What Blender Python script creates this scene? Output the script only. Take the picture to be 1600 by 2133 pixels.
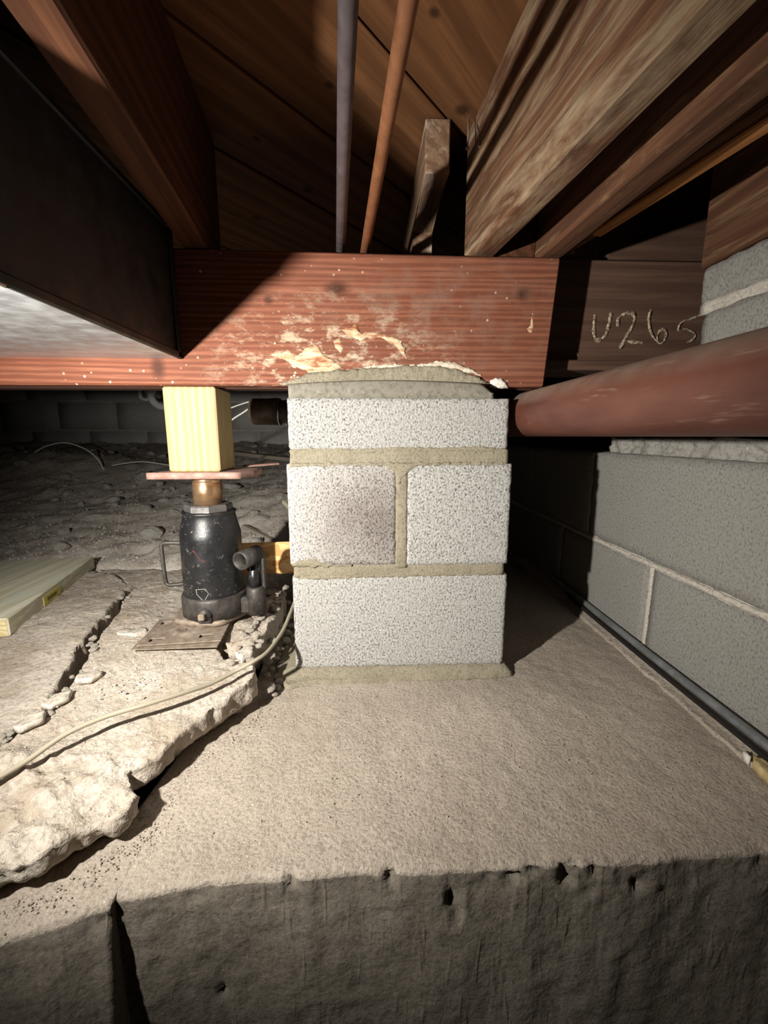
import bpy, bmesh, math, random
from mathutils import Vector, Matrix, Euler, noise
from mathutils.geometry import delaunay_2d_cdt

for o in list(bpy.data.objects): bpy.data.objects.remove(o)
scn = bpy.context.scene
COL = scn.collection
R = math.radians

# ------------------------------------------------------------------ camera
cd = bpy.data.cameras.new('camera'); cam = bpy.data.objects.new('camera', cd); COL.objects.link(cam)
cd.sensor_fit = 'HORIZONTAL'; cd.sensor_width = 36.0; cd.lens = 880/1600*36
cd.clip_start = .01
cam.location = (0, 0, .465); cam.rotation_euler = (R(90-10.2), 0, R(-2.3))
scn.camera = cam
# ------------------------------------------------------------------ light
w = bpy.data.worlds.new('world'); scn.world = w; w.use_nodes = True
w.node_tree.nodes['Background'].inputs[0].default_value = (.6, .7, .8, 1)
w.node_tree.nodes['Background'].inputs[1].default_value = .0005
LP = Vector((-.465, .12, .492))
ld = bpy.data.lights.new('work_lamp', 'SPOT'); lo = bpy.data.objects.new('work_lamp', ld); COL.objects.link(lo)
ld.energy = 75; ld.color = (1, .955, .88); ld.shadow_soft_size = .012
ld.spot_size = R(129); ld.spot_blend = 1.0
lo.location = LP
lo.rotation_euler = (Vector((-.12, .82, .37)) - LP).to_track_quat('-Z', 'Y').to_euler()
scn.view_settings.view_transform = 'Standard'; scn.view_settings.look = 'None'
scn.view_settings.exposure = 0.0; scn.view_settings.gamma = 1.0
scn.view_settings.use_curve_mapping = False

# ------------------------------------------------------------------ material helpers
class Mat:
    def __init__(s, name, rough=.85, metal=0.0, spec=.3):
        s.m = bpy.data.materials.new(name); s.m.use_nodes = True
        s.nt = s.m.node_tree; s.b = s.nt.nodes['Principled BSDF']
        s.b.inputs['Roughness'].default_value = rough; s.b.inputs['Metallic'].default_value = metal
        s.b.inputs['Specular IOR Level'].default_value = spec
        s.tc = s.nt.nodes.new('ShaderNodeTexCoord'); s.h = None
    def put(s, sock, v):
        if hasattr(v, 'is_linked') or isinstance(v, bpy.types.NodeSocket): s.nt.links.new(v, sock)
        else: sock.default_value = v if not (isinstance(v, tuple) and len(v) == 3 and sock.type == 'RGBA') else (*v, 1)
    def co(s, sc=(1, 1, 1), loc=(0, 0, 0), rot=(0, 0, 0)):
        n = s.nt.nodes.new('ShaderNodeMapping'); s.nt.links.new(s.tc.outputs['Object'], n.inputs[0])
        n.inputs['Location'].default_value = loc; n.inputs['Rotation'].default_value = rot; n.inputs['Scale'].default_value = sc
        return n.outputs[0]
    def noise(s, scale, detail=4, rough=.55, co=None, dist=0.0):
        n = s.nt.nodes.new('ShaderNodeTexNoise'); s.nt.links.new(co or s.tc.outputs['Object'], n.inputs['Vector'])
        n.inputs['Scale'].default_value = scale; n.inputs['Detail'].default_value = detail
        n.inputs['Roughness'].default_value = rough; n.inputs['Distortion'].default_value = dist
        return n.outputs['Fac']
    def vor(s, scale, feature='F1', co=None, out='Distance'):
        n = s.nt.nodes.new('ShaderNodeTexVoronoi'); n.feature = feature
        s.nt.links.new(co or s.tc.outputs['Object'], n.inputs['Vector']); n.inputs['Scale'].default_value = scale
        return n.outputs[out]
    def wave(s, scale, dist, detail, co, dscale=1.0, axis='Z'):
        n = s.nt.nodes.new('ShaderNodeTexWave'); n.bands_direction = axis; s.nt.links.new(co, n.inputs['Vector'])
        n.inputs['Scale'].default_value = scale; n.inputs['Distortion'].default_value = dist
        n.inputs['Detail'].default_value = detail; n.inputs['Detail Scale'].default_value = dscale
        return n.outputs['Fac']
    def ramp(s, f, *st):
        n = s.nt.nodes.new('ShaderNodeValToRGB'); s.put(n.inputs[0], f); e = n.color_ramp.elements
        while len(e) < len(st): e.new(.5)
        for k, (p, c) in enumerate(st):
            e[k].position = p; e[k].color = (*c, 1) if isinstance(c, tuple) else (c, c, c, 1)
        return n.outputs[0]
    def mix(s, f, a, b, mode='MIX'):
        n = s.nt.nodes.new('ShaderNodeMix'); n.data_type = 'RGBA'; n.blend_type = mode
        s.put(n.inputs[0], f); s.put(n.inputs[6], a); s.put(n.inputs[7], b); return n.outputs[2]
    def math(s, op, a, b=0.0, clamp=False):
        n = s.nt.nodes.new('ShaderNodeMath'); n.operation = op; n.use_clamp = clamp
        s.put(n.inputs[0], a); s.put(n.inputs[1], b); return n.outputs[0]
    def blob(s, c, r, soft=.5):
        """1 inside an ellipsoid about c with radii r (object space), 0 outside"""
        v = s.nt.nodes.new('ShaderNodeVectorMath'); v.operation = 'SUBTRACT'
        s.nt.links.new(s.tc.outputs['Object'], v.inputs[0]); v.inputs[1].default_value = c
        d = s.nt.nodes.new('ShaderNodeVectorMath'); d.operation = 'DIVIDE'; s.nt.links.new(v.outputs[0], d.inputs[0]); d.inputs[1].default_value = r
        l = s.nt.nodes.new('ShaderNodeVectorMath'); l.operation = 'LENGTH'; s.nt.links.new(d.outputs[0], l.inputs[0])
        n = s.nt.nodes.new('ShaderNodeMapRange'); s.nt.links.new(l.outputs['Value'], n.inputs[0])
        n.inputs[1].default_value = 1 - soft; n.inputs[2].default_value = 1 + soft; n.inputs[3].default_value = 1; n.inputs[4].default_value = 0
        return n.outputs[0]
    def bump(s, h, strength=.5, dist=.002):
        n = s.nt.nodes.new('ShaderNodeBump'); n.inputs['Strength'].default_value = strength; n.inputs['Distance'].default_value = dist
        s.nt.links.new(h, n.inputs['Height'])
        if s.h: s.nt.links.new(s.h, n.inputs['Normal'])
        s.h = n.outputs[0]
    def done(s, col, rough=None):
        s.put(s.b.inputs['Base Color'], col)
        if rough is not None: s.put(s.b.inputs['Roughness'], rough)
        if s.h: s.nt.links.new(s.h, s.b.inputs['Normal'])
        return s.m

def block_mat(name, light, dark, pit=.36, stain=None, stain_blob=None, bump=.8, scale=260):
    m = Mat(name, .95, spec=.15)
    g = m.noise(scale, 5, .75, m.co((1, 1, .8))); big = m.noise(9, 3)
    c = m.ramp(g, (pit-.08, dark), (pit+.02, tuple(.7*a+.3*b for a, b in zip(light, dark))), (pit+.12, light))
    c = m.mix(m.ramp(big, (.45, 0.0), (.75, .30)), c, tuple(x*.8 for x in light), 'MIX')
    if stain:
        f = m.math('MULTIPLY', m.blob(*stain_blob), m.ramp(m.noise(22, 3), (.3, .7), (.55, 1.0)))
        c = m.mix(f, c, m.mix(1.0, c, stain, 'MULTIPLY'))
    m.bump(g, bump, .005); m.bump(m.noise(60, 3), .15, .003)
    return m.done(c)

def conc_mat(name, a, b, fine=180, bump=.7, patch=None, grit=.0, scratch=False, lumps=.3):
    m = Mat(name, .95, spec=.15)
    c = m.mix(m.ramp(m.noise(5, 5, .6), (.35, 0.0), (.68, 1.0)), a, b)
    f = m.noise(fine, 4, .65)
    c = m.mix(m.ramp(f, (.32, .6), (.52, 0.0)), c, tuple(x*.42 for x in a))
    c = m.mix(m.ramp(m.noise(fine*1.7, 2), (.62, 0.0), (.70, .55)), c, tuple(min(1, x*1.5) for x in b))
    if patch: c = m.mix(m.ramp(m.noise(11, 4, .6, m.co(loc=(3, 1, 2))), (.52, 0.0), (.62, .7)), c, patch)
    m.bump(f, bump, .003); m.bump(m.noise(38, 5, .6), bump*lumps, .008)
    if scratch:
        for sx, sz, a in ((6, .8, .15), (7, .9, -.6), (6, 1, .8)):      # sparse trowel strokes
            msk = m.ramp(m.noise(7, 2, .5, m.co(loc=(sx, a*5, sz))), (.45, 0.0), (.6, 1.0))
            m.bump(m.math('MULTIPLY', msk, m.ramp(m.noise(13, 1, .4, m.co((sx, 1, sz), rot=(0, a, 0), loc=(a*9, 0, sx)), .4), (.62, 0.0), (.72, 1.0))), .22, .003)
        m.bump(m.noise(16, 4, .6), .3, .01)
    return m.done(c)

def wood_mat(name, dark, light, axis='Y', ring=26, rough=.75, bump=.35, streak=None, streak_amt=.5, fine=1.0, wdir='DIAGONAL', wdist=5.5, knots=(), extra=None, spec=.3):
    m = Mat(name, rough, spec=spec)
    st = {'X': (.045, 1, 1), 'Y': (1, .045, 1), 'Z': (1, 1, .045)}[axis]
    co = m.co(st)
    base = m.noise(14, 4, .6, co)
    gr = m.noise(ring*9*fine, 3, .6, co, .6)
    band = m.wave(ring, wdist, 3, co, 2.5 if wdir == 'DIAGONAL' else 1.2, wdir)
    c = m.mix(m.ramp(band, (.15, 0.0), (.85, 1.0)), dark, light)
    c = m.mix(m.ramp(gr, (.35, .55), (.65, 0.0)), c, tuple(x*.55 for x in dark))
    c = m.mix(m.ramp(base, (.35, .45), (.65, 0.0)), c, dark)
    for (kc, kr) in knots:
        c = m.mix(m.blob(kc, kr, .45), c, tuple(x*.4 for x in dark))
    if streak:
        s2 = {'X': (.12, 1, 1), 'Y': (1, .12, 1), 'Z': (1, 1, .12)}[axis]
        f = m.noise(24, 6, .7, m.co(s2, (2, 5, 1)), .8)
        c = m.mix(m.ramp(f, (.56-.14*streak_amt, 0.0), (.72-.1*streak_amt, .9)), c, streak)
    if extra: c = extra(m, c)
    m.bump(gr, bump, .0012); m.bump(band, bump*.5, .0012)
    return m.done(c)

# ------------------------------------------------------------------ mesh helpers
def fbm(p, s, seed=0.0, o=3):
    return noise.fractal(Vector((p[0]*s+seed*7.13, p[1]*s-seed*3.7, p[2]*s+seed*1.9)), 1.0, 2.0, o)

def link(name, me, mat, parent=None, loc=(0, 0, 0), smooth=True):
    o = bpy.data.objects.new(name, me); COL.objects.link(o)
    if mat and not me.materials: me.materials.append(mat)
    if smooth: me.shade_smooth() if hasattr(me, 'shade_smooth') else None
    else: me.shade_flat() if hasattr(me, 'shade_flat') else None
    o.location = loc
    if parent: o.parent = parent
    return o

def absloc(o):
    v = Vector((0, 0, 0))
    while o: v += o.location; o = o.parent
    return v

def mk(name, verts, faces, mat, parent=None, origin=None, smooth=True):
    """world-space verts -> one object; origin defaults to the base centre (or the parent's origin)"""
    vs = [Vector(v) for v in verts]
    if parent: off = absloc(parent)
    elif origin is not None: off = Vector(origin)
    else:
        off = Vector(((min(v.x for v in vs)+max(v.x for v in vs))/2, (min(v.y for v in vs)+max(v.y for v in vs))/2, min(v.z for v in vs)))
    me = bpy.data.meshes.new(name); me.from_pydata([tuple(v-off) for v in vs], [], faces); me.update()
    return link(name, me, mat, parent, (0, 0, 0) if parent else off, smooth)

def mkbm(name, bm, mat, parent=None, origin=None, smooth=True):
    bmesh.ops.recalc_face_normals(bm, faces=bm.faces)
    bm.verts.index_update()
    v = [x.co.copy() for x in bm.verts]; f = [[q.index for q in p.verts] for p in bm.faces]
    bm.free(); return mk(name, v, f, mat, parent, origin, smooth)

def tag(o, label=None, cat=None, group=None, kind=None):
    if label: o['label'] = label
    if cat: o['category'] = cat
    if group: o['group'] = group
    if kind: o['kind'] = kind
    return o

def thing(name, loc, label, cat, group=None):
    o = bpy.data.objects.new(name, None); COL.objects.link(o); o.location = loc; o.empty_display_size = .03
    return tag(o, label, cat, group)

def add_box(bm, x0, x1, y0, y1, z0, z1, bev=0.0, seg=1, mat=None):
    g = bmesh.ops.create_cube(bm, size=1.0); vs = g['verts']
    for v in vs: v.co = Vector((x0+(v.co.x+.5)*(x1-x0), y0+(v.co.y+.5)*(y1-y0), z0+(v.co.z+.5)*(z1-z0)))
    if bev:
        es = list({e for v in vs for e in v.link_edges})
        r = bmesh.ops.bevel(bm, geom=es, offset=bev, segments=seg, affect='EDGES', profile=.5)
        vs = list({v for f in r['faces'] for v in f.verts} | {v for v in vs if v.is_valid})
    if mat: bmesh.ops.transform(bm, matrix=mat, verts=vs)
    return vs

def box(name, x0, x1, y0, y1, z0, z1, mat, parent=None, bev=.002, M=None, smooth=False):
    bm = bmesh.new(); add_box(bm, x0, x1, y0, y1, z0, z1, bev, 1, M); return mkbm(name, bm, mat, parent, None, smooth)

def rough_box(name, x0, x1, y0, y1, z0, z1, mat, parent=None, res=.008, rad=.004, amp=.0012, ns=90, seed=0, chip=.0, warp=None):
    lo = (x0, y0, z0); hi = (x1, y1, z1)
    n = [max(2, int(round((hi[k]-lo[k])/res))) for k in range(3)]
    idx = {}; V = []; Fc = []
    def vid(i, j, k):
        if (i, j, k) not in idx:
            p = Vector((x0+(x1-x0)*i/n[0], y0+(y1-y0)*j/n[1], z0+(z1-z0)*k/n[2]))
            q = Vector([min(max(p[a], lo[a]+rad), hi[a]-rad) for a in range(3)])
            d = p-q
            onedge = sum(1 for a in range(3) if abs(d[a]) > 1e-9) > 1
            if d.length > 1e-9: p = q + d.normalized()*min(d.length, rad)
            nn = d.normalized() if d.length > 1e-9 else Vector((0, 0, 1))
            a = amp*fbm(p, ns, seed)
            if onedge and chip: a -= chip*max(0, fbm(p, ns*.8, seed+5)+.15)
            p = p + nn*a
            if warp: p = warp(p)
            idx[(i, j, k)] = len(V); V.append(p)
        return idx[(i, j, k)]
    def quad(a, b, c, d): Fc.append((a, b, c, d))
    for i in range(n[0]):
        for j in range(n[1]):
            quad(vid(i, j, 0), vid(i, j+1, 0), vid(i+1, j+1, 0), vid(i+1, j, 0))
            quad(vid(i, j, n[2]), vid(i+1, j, n[2]), vid(i+1, j+1, n[2]), vid(i, j+1, n[2]))
    for i in range(n[0]):
        for k in range(n[2]):
            quad(vid(i, 0, k), vid(i+1, 0, k), vid(i+1, 0, k+1), vid(i, 0, k+1))
            quad(vid(i, n[1], k), vid(i, n[1], k+1), vid(i+1, n[1], k+1), vid(i+1, n[1], k))
    for j in range(n[1]):
        for k in range(n[2]):
            quad(vid(0, j, k), vid(0, j, k+1), vid(0, j+1, k+1), vid(0, j+1, k))
            quad(vid(n[0], j, k), vid(n[0], j+1, k), vid(n[0], j+1, k+1), vid(n[0], j, k+1))
    return mk(name, V, Fc, mat, parent)

def tube_geo(path, r, seg=12, caps=True, V=None, Fc=None):
    V = [] if V is None else V; Fc = [] if Fc is None else Fc
    P = [Vector(p) for p in path]; base = len(V); prev = None; rr = r if isinstance(r, (list, tuple)) else [r]*len(P)
    for i, p in enumerate(P):
        t = (P[min(i+1, len(P)-1)]-P[max(i-1, 0)]).normalized()
        if prev is None: u = t.orthogonal().normalized()
        else: u = (prev - t*prev.dot(t)).normalized()
        prev = u; v = t.cross(u)
        for k in range(seg):
            a = 2*math.pi*k/seg; V.append(p+(u*math.cos(a)+v*math.sin(a))*rr[i])
    for i in range(len(P)-1):
        for k in range(seg):
            a = base+i*seg+k; b = base+i*seg+(k+1) % seg
            Fc.append((a, b, b+seg, a+seg))
    if caps:
        Fc.append(tuple(base+k for k in reversed(range(seg)))); Fc.append(tuple(base+(len(P)-1)*seg+k for k in range(seg)))
    return V, Fc

def tube(name, path, r, mat, parent=None, seg=12):
    V, Fc = tube_geo(path, r, seg); return mk(name, V, Fc, mat, parent)

def spline(pts, n=8):
    P = [Vector(p) for p in pts]; out = []
    for i in range(len(P)-1):
        a = P[max(i-1, 0)]; b = P[i]; c = P[i+1]; d = P[min(i+2, len(P)-1)]
        for k in range(n):
            t = k/n
            out.append(.5*((2*b)+(c-a)*t+(2*a-5*b+4*c-d)*t*t+(3*b-a-3*c+d)*t**3))
    out.append(P[-1]); return out

def lathe(name, prof, cx, cy, mat, parent=None, seg=40, warp=None):
    V = []; Fc = []
    for (r, z) in prof:
        for k in range(seg):
            a = 2*math.pi*k/seg; p = Vector((cx+r*math.cos(a), cy+r*math.sin(a), z)); V.append(warp(p) if warp else p)
    for i in range(len(prof)-1):
        for k in range(seg):
            a = i*seg+k; b = i*seg+(k+1) % seg; Fc.append((a, b, b+seg, a+seg))
    Fc.append(tuple(reversed(range(seg)))); Fc.append(tuple((len(prof)-1)*seg+k for k in range(seg)))
    return mk(name, V, Fc, mat, parent)

def densify(out, res):
    o = []
    for i in range(len(out)):
        a = Vector(out[i]); b = Vector(out[(i+1) % len(out)]); n = max(1, int((b-a).length/res))
        for k in range(n): o.append(a+(b-a)*k/n)
    return o

def inside(p, poly):
    c = False; j = len(poly)-1
    for i in range(len(poly)):
        a = poly[i]; b = poly[j]
        if (a[1] > p[1]) != (b[1] > p[1]) and p[0] < (b[0]-a[0])*(p[1]-a[1])/(b[1]-a[1])+a[0]: c = not c
        j = i
    return c

def area(P): return .5*sum(P[i-1][0]*P[i][1]-P[i][0]*P[i-1][1] for i in range(len(P)))

def plate_geo(outline, res, top, bot, rows=4, rag=.0, rag_s=30, seed=1, side=None):
    """solid with an arbitrary ragged outline: top(x,y), bot(x,y) heights; returns V, F"""
    rnd = random.Random(seed)
    P = densify([Vector((p[0], p[1])) for p in outline], res)
    if area(P) < 0: P.reverse()
    nrm = []
    for i in range(len(P)):
        t = P[(i+1) % len(P)]-P[i-1]; nn = Vector((t.y, -t.x)); nrm.append(nn.normalized() if nn.length else Vector((0, 0)))
    P = [p+nn*rag*fbm((p.x, p.y, 0), rag_s, seed) for p, nn in zip(P, nrm)]
    pts = list(P); n = len(P); xs = [p.x for p in P]; ys = [p.y for p in P]
    poly = [(p.x, p.y) for p in P]
    y = min(ys)
    while y < max(ys):
        x = min(xs)
        while x < max(xs):
            q = (x+rnd.uniform(-.3, .3)*res, y+rnd.uniform(-.3, .3)*res)
            if inside(q, poly): pts.append(Vector(q))
            x += res
        y += res
    r = delaunay_2d_cdt(pts, [(i, (i+1) % n) for i in range(n)], [], 1, 1e-7)
    V2, tri, orig = r[0], r[2], r[3]
    V = [Vector((v.x, v.y, top(v.x, v.y))) for v in V2]; Fc = [tuple(f) for f in tri]
    loop = [None]*n
    for vi, os in enumerate(orig):
        for o in os:
            if o < n: loop[o] = vi
    loop2 = [(k, vi) for k, vi in enumerate(loop) if vi is not None]
    prev = [vi for _, vi in loop2]
    for row in range(1, rows+1):
        cur = []; t = row/rows
        for k, vi in loop2:
            p = P[k]; a = top(p.x, p.y); b = bot(p.x, p.y); z = a+(b-a)*t
            off = side((p.x, p.y, z), t) if side else 0.0
            cur.append(len(V)); V.append(Vector((p.x+nrm[k].x*off, p.y+nrm[k].y*off, z)))
        for i in range(len(prev)):
            j = (i+1) % len(prev); Fc.append((prev[i], cur[i], cur[j], prev[j]))
        prev = cur
    Fc.append(tuple(reversed(prev)))
    return V, Fc

def patch(name, outline, plane, at, th, mat, parent, res=.004, rag=.002, seed=1, amp=.0006, rag_s=120, taper=.004):
    """thin raised smear, feathered at its rim, on a vertical plane. 'Y': outline in (X,Z), facing -Y ; 'X': outline in (Y,Z), facing -X"""
    D = [(p.x, p.y) for p in densify([Vector(q) for q in outline], res)]
    def top(x, y):
        d = min((x-a)**2+(y-b)**2 for a, b in D)**.5
        return (th+.0012)*sstep(-.0005, taper, d)+amp*fbm((x, y, 0), 130, seed)*sstep(0, taper, d)-.0012
    V, Fc = plate_geo(outline, res, top, lambda x, y: -.0025, 1, rag, rag_s, seed)
    if plane == 'Y': W = [Vector((v.x, at-v.z, v.y)) for v in V]
    else: W = [Vector((at-v.z, v.x, v.y)) for v in V]; Fc = [tuple(reversed(f)) for f in Fc]
    return mk(name, W, Fc, mat, parent)

def board(name, p0, p1, wdt, hgt, mat, lean=0.0, bev=.003, wob=.0015, seed=0, res=.04):
    """timber lying from p0 to p1 (bottom centre line), long axis = local Y; lean shifts the top at the p0 end"""
    p0 = Vector(p0); p1 = Vector(p1); L = (p1-p0).length
    bm = bmesh.new(); add_box(bm, -wdt/2, wdt/2, 0, L, 0, hgt, bev)
    n = max(1, int(L/res))
    for k in range(1, n):
        g = list(bm.verts)+list(bm.edges)+list(bm.faces)
        bmesh.ops.bisect_plane(bm, geom=g, plane_co=(0, L*k/n, 0), plane_no=(0, 1, 0))
    for v in bm.verts:
        t = 1-v.co.y/L
        v.co.x += lean*t*(v.co.z/hgt) + wob*fbm(v.co, 5, seed); v.co.z += wob*fbm(v.co, 4, seed+3)
    d = p1-p0
    o = mkbm(name, bm, mat, None, (0, 0, 0), False)
    o.location = p0; o.rotation_euler = (math.atan2(d.z, math.hypot(d.x, d.y)), 0, math.atan2(-d.x, d.y))
    return o

# ------------------------------------------------------------------ materials
WHITE = (.80, .785, .75)
m_block_a = block_mat('pier_block_white', (.67, .655, .62), (.12, .115, .11), .455, scale=290, bump=1.0)
m_block_stain = block_mat('pier_block_stained', (.64, .61, .575), (.13, .12, .118), .46, (.50, .465, .445), ((-.050, -.20, .300), (.095, .3, .10), .6), scale=290)
m_mortar = conc_mat('fresh_mortar', (.235, .207, .148), (.30, .268, .20), 240, .7)
m_grout = conc_mat('smooth_grout', (.20, .185, .15), (.235, .215, .175), 120, .08)
m_wall = block_mat('grey_wall_block', (.33, .318, .29), (.13, .125, .115), .43, bump=.6, scale=260)
m_wallmortar = conc_mat('pale_wall_mortar', (.46, .42, .36), (.54, .50, .44), 200, .4)
m_roughmortar = conc_mat('lumpy_wall_mortar', (.25, .235, .205), (.36, .345, .315), 120, .9)
m_back = block_mat('dark_old_block', (.50, .485, .465), (.30, .29, .28), .34, bump=.4, scale=60)
m_backmortar = conc_mat('dark_old_mortar', (.36, .345, .325), (.52, .50, .47), 90, .4)
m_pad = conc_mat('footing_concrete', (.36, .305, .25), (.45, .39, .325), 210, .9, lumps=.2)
m_padface = conc_mat('footing_face_shaded', (.20, .175, .14), (.245, .215, .175), 160, .35, scratch=True, lumps=.3)  # same concrete, coloured darker than the top for the weaker light on the face
m_slab = conc_mat('broken_slab_concrete', (.375, .32, .26), (.46, .41, .35), 140, 1.0, (.30, .245, .185), lumps=.6)
m_chunk = conc_mat('concrete_rubble', (.43, .38, .315), (.56, .515, .45), 120, .7)
m_dirt = conc_mat('packed_dirt', (.47, .42, .365), (.60, .55, .49), 90, .9, (.34, .29, .24))
m_greychunk = conc_mat('grey_rubble', (.36, .335, .30), (.55, .52, .47), 110, .7)

def spatter(m, c):
    f = m.math('MULTIPLY', m.ramp(m.noise(55, 6, .75, m.co((.5, 1, 1))), (.50, 0.0), (.62, 1.0)), m.blob((.44, 0, .045), (.17, .2, .085), .55))
    c = m.mix(m.math('MULTIPLY', f, .8), c, (.56, .46, .33))
    g = m.math('MULTIPLY', m.ramp(m.vor(62), (.10, 1.0), (.16, 0.0)), m.ramp(m.noise(9, 2), (.5, 0.0), (.6, 1.0)))
    c = m.mix(m.math('MULTIPLY', g, .7), c, (.66, .56, .42))
    gz = m.math('MULTIPLY', m.ramp(m.noise(22, 5, .7), (.45, 0.0), (.7, .55)), m.blob((.65, 0, .12), (.2, .2, .1), .6))
    return m.mix(gz, c, (.22, .15, .11))
m_beam = wood_mat('red_fir_beam', (.165, .052, .027), (.285, .105, .058), 'X', 30, .75, .5, wdir='Z', wdist=9.0, extra=spatter, knots=[((.45, -.02, .165), (.02, .05, .012)), ((.33, -.02, .145), (.008, .05, .007)), ((.78, -.02, .16), (.012, .05, .01)), ((.13, -.02, .03), (.012, .05, .02))])
m_ply = wood_mat('dark_fir_ply', (.06, .025, .016), (.11, .05, .03), 'X', 24, .8, .4)
m_header = wood_mat('brown_header_board', (.085, .045, .03), (.13, .072, .048), 'X', 18, .8, .4)
m_joist = wood_mat('brown_joist', (.060, .020, .008), (.118, .045, .019), 'Y', 22, .75, .4)
m_joist_pale = wood_mat('streaked_joist', (.10, .045, .023), (.18, .088, .045), 'Y', 20, .8, .8, streak=(.36, .275, .175), streak_amt=.75)
m_joist_mid = wood_mat('worn_joist', (.085, .036, .018), (.16, .072, .037), 'Y', 20, .8, .5, streak=(.30, .20, .11), streak_amt=.1)
m_strip = wood_mat('orange_strip', (.36, .15, .045), (.55, .26, .09), 'Y', 20, .7, .3)
m_plank = wood_mat('subfloor_plank', (.13, .055, .021), (.215, .095, .038), 'Y', 12, .7, .35, knots=[((.03, .22, 0), (.011, .012, .1)), ((.08, .05, 0), (.006, .008, .1)), ((-.04, .35, 0), (.01, .009, .1))])
m_stub = wood_mat('stub_joist', (.17, .095, .055), (.27, .165, .10), 'Y', 20, .8, .5, streak=(.46, .40, .32), streak_amt=.1)
m_post = wood_mat('yellow_pine_post', (.46, .34, .15), (.58, .465, .25), 'Z', 22, .75, .35, wdir='X', wdist=5.0, streak=(.40, .28, .11), streak_amt=-.05)
m_lumber = wood_mat('treated_lumber', (.62, .58, .42), (.78, .74, .58), 'Y', 16, .8, .3, streak=(.55, .60, .50), streak_amt=.3)
m_stick = wood_mat('grey_stick', (.24, .20, .15), (.36, .31, .25), 'Y', 16, .9, .5)
m_white = Mat('chalk', .95).done((.62, .56, .42))
def chalkm():
    m = Mat('chalk_mark', .95); return m.done(m.mix(m.ramp(m.noise(230, 4, .75), (.43, 0.0), (.60, 1.0)), (.10, .055, .035), (.50, .43, .30)))
m_chalk = chalkm()
def smearm(name, a, b):
    m = Mat(name, .95); f = m.noise(170, 5, .7, m.co((1, 1, 1))); m.bump(f, .5, .003); return m.done(m.mix(m.ramp(f, (.35, 0.0), (.6, 1.0)), a, b))
def smear2(name):
    m = Mat(name, .95); f = m.noise(60, 6, .75, m.co((.35, 1, 1.3))); m.bump(f, .4, .002)
    return m.done(m.ramp(f, (.40, (.30, .105, .05)), (.50, (.50, .36, .22)), (.62, (.70, .58, .42))))
m_smear = smear2('dried_mortar_smear')
m_palesmear = smearm('pale_mortar_rim', (.46, .36, .25), (.70, .63, .52))
m_plaster = smearm('white_mortar_dab', (.66, .62, .54), (.80, .77, .70))
def metal(name, col, col2, rough=.45, met=1.0, sc=30, stretch=(1, 1, 1), bump=.15):
    m = Mat(name, rough, met, .5); f = m.noise(sc, 5, .65, m.co(stretch)); m.bump(f, bump, .001)
    return m.done(m.mix(m.ramp(f, (.35, 0.0), (.65, 1.0)), col, col2), m.ramp(m.noise(sc*1.6, 4), (.3, rough*.75), (.7, min(1, rough*1.35))))
m_galv = metal('galvanised_sheet', (.42, .43, .44), (.62, .63, .64), .42, .75, 26, (.18, 1, 1), .4)
m_ductside = metal('shaded_duct_sheet', (.022, .022, .022), (.035, .035, .035), .55, .3, 20)  # near-black colour paints the shade on duct sides the lamp does not reach
m_copper = metal('tarnished_copper', (.20, .082, .036), (.28, .12, .056), .5, .4, 40)
m_grey_pipe = metal('purple_grey_pipe', (.075, .058, .062), (.11, .088, .092), .5, .3, 40)
def ironm():
    m = Mat('rust_brown_iron', .5, .1, .45); f = m.noise(18, 5, .65, m.co((1, .3, 1))); m.bump(f, .2, .001)
    c = m.mix(m.ramp(f, (.35, 0.0), (.65, 1.0)), (.085, .028, .019), (.135, .052, .034))
    c = m.mix(m.ramp(m.noise(55, 4, .7, m.co((1, .12, 1))), (.63, 0.0), (.72, .5)), c, (.24, .15, .11))
    g = m.nt.nodes.new('ShaderNodeNewGeometry'); sp = m.nt.nodes.new('ShaderNodeSeparateXYZ'); m.nt.links.new(g.outputs['Normal'], sp.inputs[0])
    up = m.math('MULTIPLY', m.ramp(sp.outputs['Z'], (.25, 0.0), (.85, 1.0)), m.ramp(m.noise(9, 4, .6), (.35, .25), (.65, .9)))
    return m.done(m.mix(up, c, (.27, .215, .165)))
m_iron = ironm()
m_hub = metal('old_hub_iron', (.12, .085, .06), (.20, .15, .11), .5, .4, 40)
m_plate = metal('red_oxide_plate', (.24, .13, .105), (.37, .23, .185), .75, .1, 60)
m_rusty = metal('rusty_steel', (.20, .15, .115), (.33, .27, .21), .7, .35, 80)
m_ring = metal('bright_ring', (.6, .58, .55), (.75, .73, .7), .25)
def jackm():
    m = Mat('black_jack_paint', .35, 0, .5)
    f = m.noise(70, 6, .75); g = m.noise(16, 4, .6)
    c = m.mix(m.ramp(f, (.58, 0.0), (.68, .8)), (.012, .012, .013), (.12, .11, .10))
    c = m.mix(m.ramp(m.noise(120, 4, .7), (.66, 0.0), (.7, .9)), c, (.45, .43, .40))
    c = m.mix(m.ramp(g, (.58, 0.0), (.72, .35)), c, (.14, .09, .065))
    m.bump(f, .35, .002); return m.done(c, m.ramp(g, (.35, .22), (.65, .5)))
m_jack = jackm()
m_jackbase = metal('dusty_jack_base', (.024, .022, .021), (.066, .057, .049), .5, .2, 60)
def ramm():
    m = Mat('oily_ram', .25, .8, .5); c = m.ramp(m.noise(8, 3, .5, m.co((.5, .5, 3.5))), (.3, (.34, .14, .035)), (.5, (.48, .33, .20)), (.7, (.22, .085, .025)))
    return m.done(c, m.ramp(m.noise(40, 3), (.3, .2), (.7, .4)))
m_ram = ramm()
m_nut = metal('grey_nut', (.10, .09, .085), (.20, .19, .185), .4, .6, 50)
m_redmark = Mat('red_label', .6).done((.05, .010, .008))
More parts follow.
